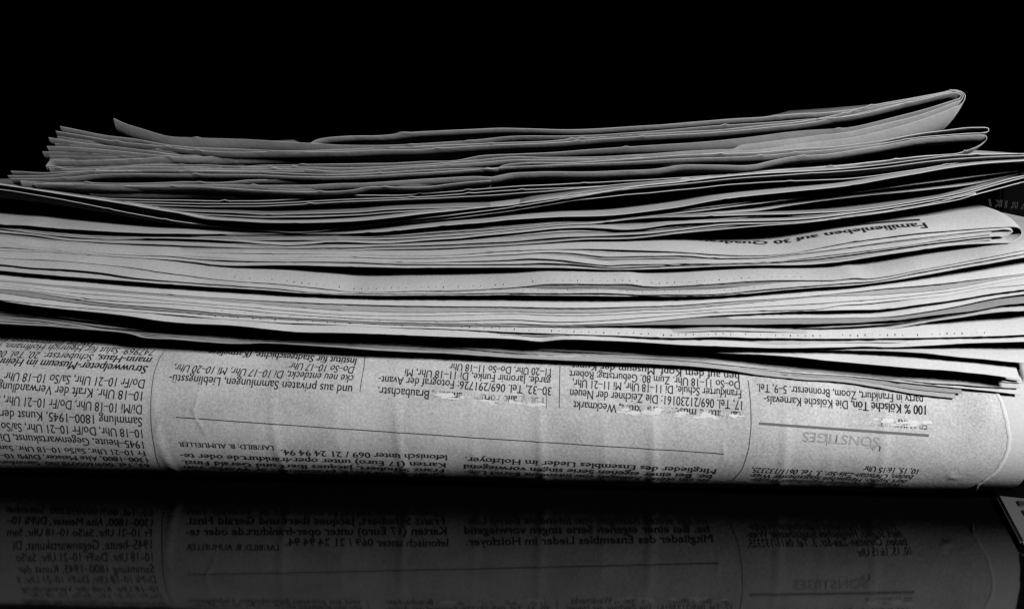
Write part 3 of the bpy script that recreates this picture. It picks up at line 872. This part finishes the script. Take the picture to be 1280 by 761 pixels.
put_text_sheet(mbD, 'Familienleben auf 30 Quadratm', HEAD[0], HEAD[1], sD, 3.2, 1, serif=True)
r0, r1 = iD(1150, 275.2), iD(880, 295.5)
N_ = 80
put = [[sD(r0[0] + (r1[0] - r0[0]) * i / N_, r0[1] + (r1[1] - r0[1]) * i / N_ + w_, .2) for w_ in (-.6, .6)] for i in range(N_ + 1)]
mbD.grid(put, 1)

def pinholes(nm, x0, x1, t, step=9.35, size=.26, jit=.15, seed=1):
    r = random.Random(seed)
    mb = find(nm)['mb']; s = surf_sheet(nm); prof = SURF[nm][0]
    n = len(find(nm)['fine'])
    x = x0
    while x < x1:
        i = min(range(n), key=lambda q: abs(prof[q][0] - x))
        u = i + (x - prof[i][0]) / 6.0
        tt = t + r.uniform(-jit, jit)
        k = size * r.uniform(.5, 1.15)
        o = len(mb.v)
        for a_, b_ in ((-1, -1), (1, -.7), (.8, 1), (-.9, .8)):
            mb.v.append(s(u * 1.5 + a_ * k * .5, tt + b_ * k * .9, .06))
        mb.f.append((o, o + 1, o + 2, o + 3)); mb.m.append(1)
        x += step * r.choice((1, 1, 1, 1, 2))
pinholes('E1u', 292, 1010, 1.1, seed=2)
pinholes('E2', 560, 960, .9, size=.18, seed=3)
pinholes('F5', 250, 1240, .7, size=.28, seed=4)
pinholes('F4', 240, 480, .5, size=.15, seed=5)

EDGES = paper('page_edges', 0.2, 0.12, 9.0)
def page_block():
    L1, L2 = find('E1u'), find('E2')
    mb = MB(); r = random.Random(3); rows = []
    for i, x in enumerate(GRID):
        if x > 1000: break
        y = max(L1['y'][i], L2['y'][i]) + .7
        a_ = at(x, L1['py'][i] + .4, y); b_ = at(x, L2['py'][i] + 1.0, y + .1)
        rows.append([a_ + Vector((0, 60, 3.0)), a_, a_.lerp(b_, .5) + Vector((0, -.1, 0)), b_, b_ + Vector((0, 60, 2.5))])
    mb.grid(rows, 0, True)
    par, loc, mat = parents['E']
    me = mesh_from('page_edges', mb.v, mb.f, [EDGES], mb.m, loc)
    link('page_edges', me, par)
page_block()
for k, L in enumerate(LEAVES):
    if 'mb' not in L: continue
    par, loc, mat = parents[L['fam']]
    mb = L['mb']
    tr = random.Random(k * 31 + 5)
    if L['name'] not in ('D1u', 'E1u', 'E2', 'F1u', 'F5', 'F4', 'G1', 'A1u', 'A2u') and tr.random() < (.75 if 'filler' in L else .5):
        mat = TONES[tr.choice((0, 1, 1, 2) if L['fam'] not in 'AB' else (0, 0, 1))]      # sheets of differently greyed newsprint
    me = mesh_from(L['nm'], mb.v, mb.f, [mat] + MATS[1:], mb.m, loc)
    link(L['nm'], me, par)

# ------------------------------------------------------------------ dark things beside and behind the stack at right
DARK, nt_, b_ = nodes_of('matt_black_plastic')
b_.inputs['Base Color'].default_value = grey(0.0012); b_.inputs['Roughness'].default_value = 0.9; b_.inputs['Specular IOR Level'].default_value = 0.05
LETTER, nt_, b_ = nodes_of('worn_grey_lettering')
b_.inputs['Base Color'].default_value = grey(0.16); b_.inputs['Roughness'].default_value = 0.8; b_.inputs['Specular IOR Level'].default_value = 0.05
PADM, nt_, b_ = nodes_of('grey_plastic')
b_.inputs['Base Color'].default_value = grey(0.075); b_.inputs['Roughness'].default_value = 0.6
KEYM, nt_, b_ = nodes_of('dark_keys')
b_.inputs['Base Color'].default_value = grey(0.015); b_.inputs['Roughness'].default_value = 0.6

def bevel_box(name, cx, cy, cz, sx, sy, sz, mat, parent=None, loc=None, bev=1.0):
    bm = bmesh.new()
    bmesh.ops.create_cube(bm, size=1.0, matrix=Matrix.Translation((cx * MM, cy * MM, cz * MM)) @ Matrix.Diagonal((sx * MM, sy * MM, sz * MM, 1)))
    bmesh.ops.bevel(bm, geom=list(bm.edges), offset=bev * MM, segments=3, affect='EDGES')
    if loc is not None: bmesh.ops.translate(bm, vec=-Vector(loc), verts=list(bm.verts))
    me = bpy.data.meshes.new(name); bm.to_mesh(me); bm.free(); me.materials.append(mat)
    return link(name, me, parent)

bl = Vector((.235, .10, .0015))
box = thing('black_box', 'matt black box with faint worn lettering behind the right end of the stack', 'box', bl)
bevel_box('casing', 235, 100, 1.6 + 49, 110, 60, 98, DARK, box, bl)
FRONT = 69.6
def box_letters():
    mb = MB()
    for ch, px, py in (('/', 1238, 253), ('K', 1249, 254), ('I', 1258, 255), ('R', 1268, 256), ('A', 1282, 257)):
        vs, fs = glyph_mesh(ch, bold=True)
        cx = sum(v[0] for v in vs) / len(vs)
        c = at(px, py - 4, FRONT)
        o = len(mb.v)
        for x, y in vs:                                    # the word stands mirrored, as in a looking glass
            mb.v.append(Vector((c.x - (x - cx) * 4.2, FRONT, c.z + (y - .68) * 3.9)))
        for f in fs:
            mb.f.append(tuple(i + o for i in f)[::-1]); mb.m.append(0)
    me = mesh_from('lettering', mb.v, mb.f, [LETTER], mb.m, bl, smooth=False)
    link('lettering', me, box)
box_letters()


def hit_z(px, py, z):
    d = ray(px, py)
    return EYE + d * ((z - EYE.z) / d.z)
TOPZ = 3.4
pa, pb = hit_z(1246, 618, TOPZ), hit_z(1277, 677, TOPZ)
ax = (pb - pa).normalized()                                # long edge running towards the viewer
ay = Vector((-ax.y, ax.x, 0))
ang = math.atan2(ay.y, ay.x)
W_, L_ = 46.0, (pb - pa).length - 1
ctr = pa + ax * (L_ / 2) + ay * (W_ / 2)
kl = Vector((ctr.x, ctr.y, 1.5)) * MM
pad = thing('keypad', 'small grey keypad with dark square keys lying on the black tabletop at right', 'keypad', kl)
def pad_box(name, u, v, z0, z1, su, sv, mat, bev):
    bm = bmesh.new()
    bmesh.ops.create_cube(bm, size=1.0, matrix=Matrix.Diagonal((sv * MM, su * MM, (z1 - z0) * MM, 1)))
    bmesh.ops.bevel(bm, geom=list(bm.edges), offset=bev * MM, segments=3, affect='EDGES')
    M = Matrix.Translation(Vector((0, 0, ((z0 + z1) / 2 - 1.5) * MM)) + (ax * u + ay * v) * MM) @ Matrix.Rotation(ang, 4, 'Z')
    bmesh.ops.transform(bm, matrix=M, verts=list(bm.verts))
    me = bpy.data.meshes.new(name); bm.to_mesh(me); bm.free(); me.materials.append(mat)
    return link(name, me, pad)
pad_box('casing', 0, 0, 1.6, TOPZ, L_, W_, PADM, .7)
for i in range(int(L_ // 7)):
    for j in range(5):
        pad_box('key', -L_ / 2 + 6 + i * 7, -W_ / 2 + 7 + j * 8, TOPZ - .4, TOPZ + .5, 4.2, 5.2, KEYM, .35)
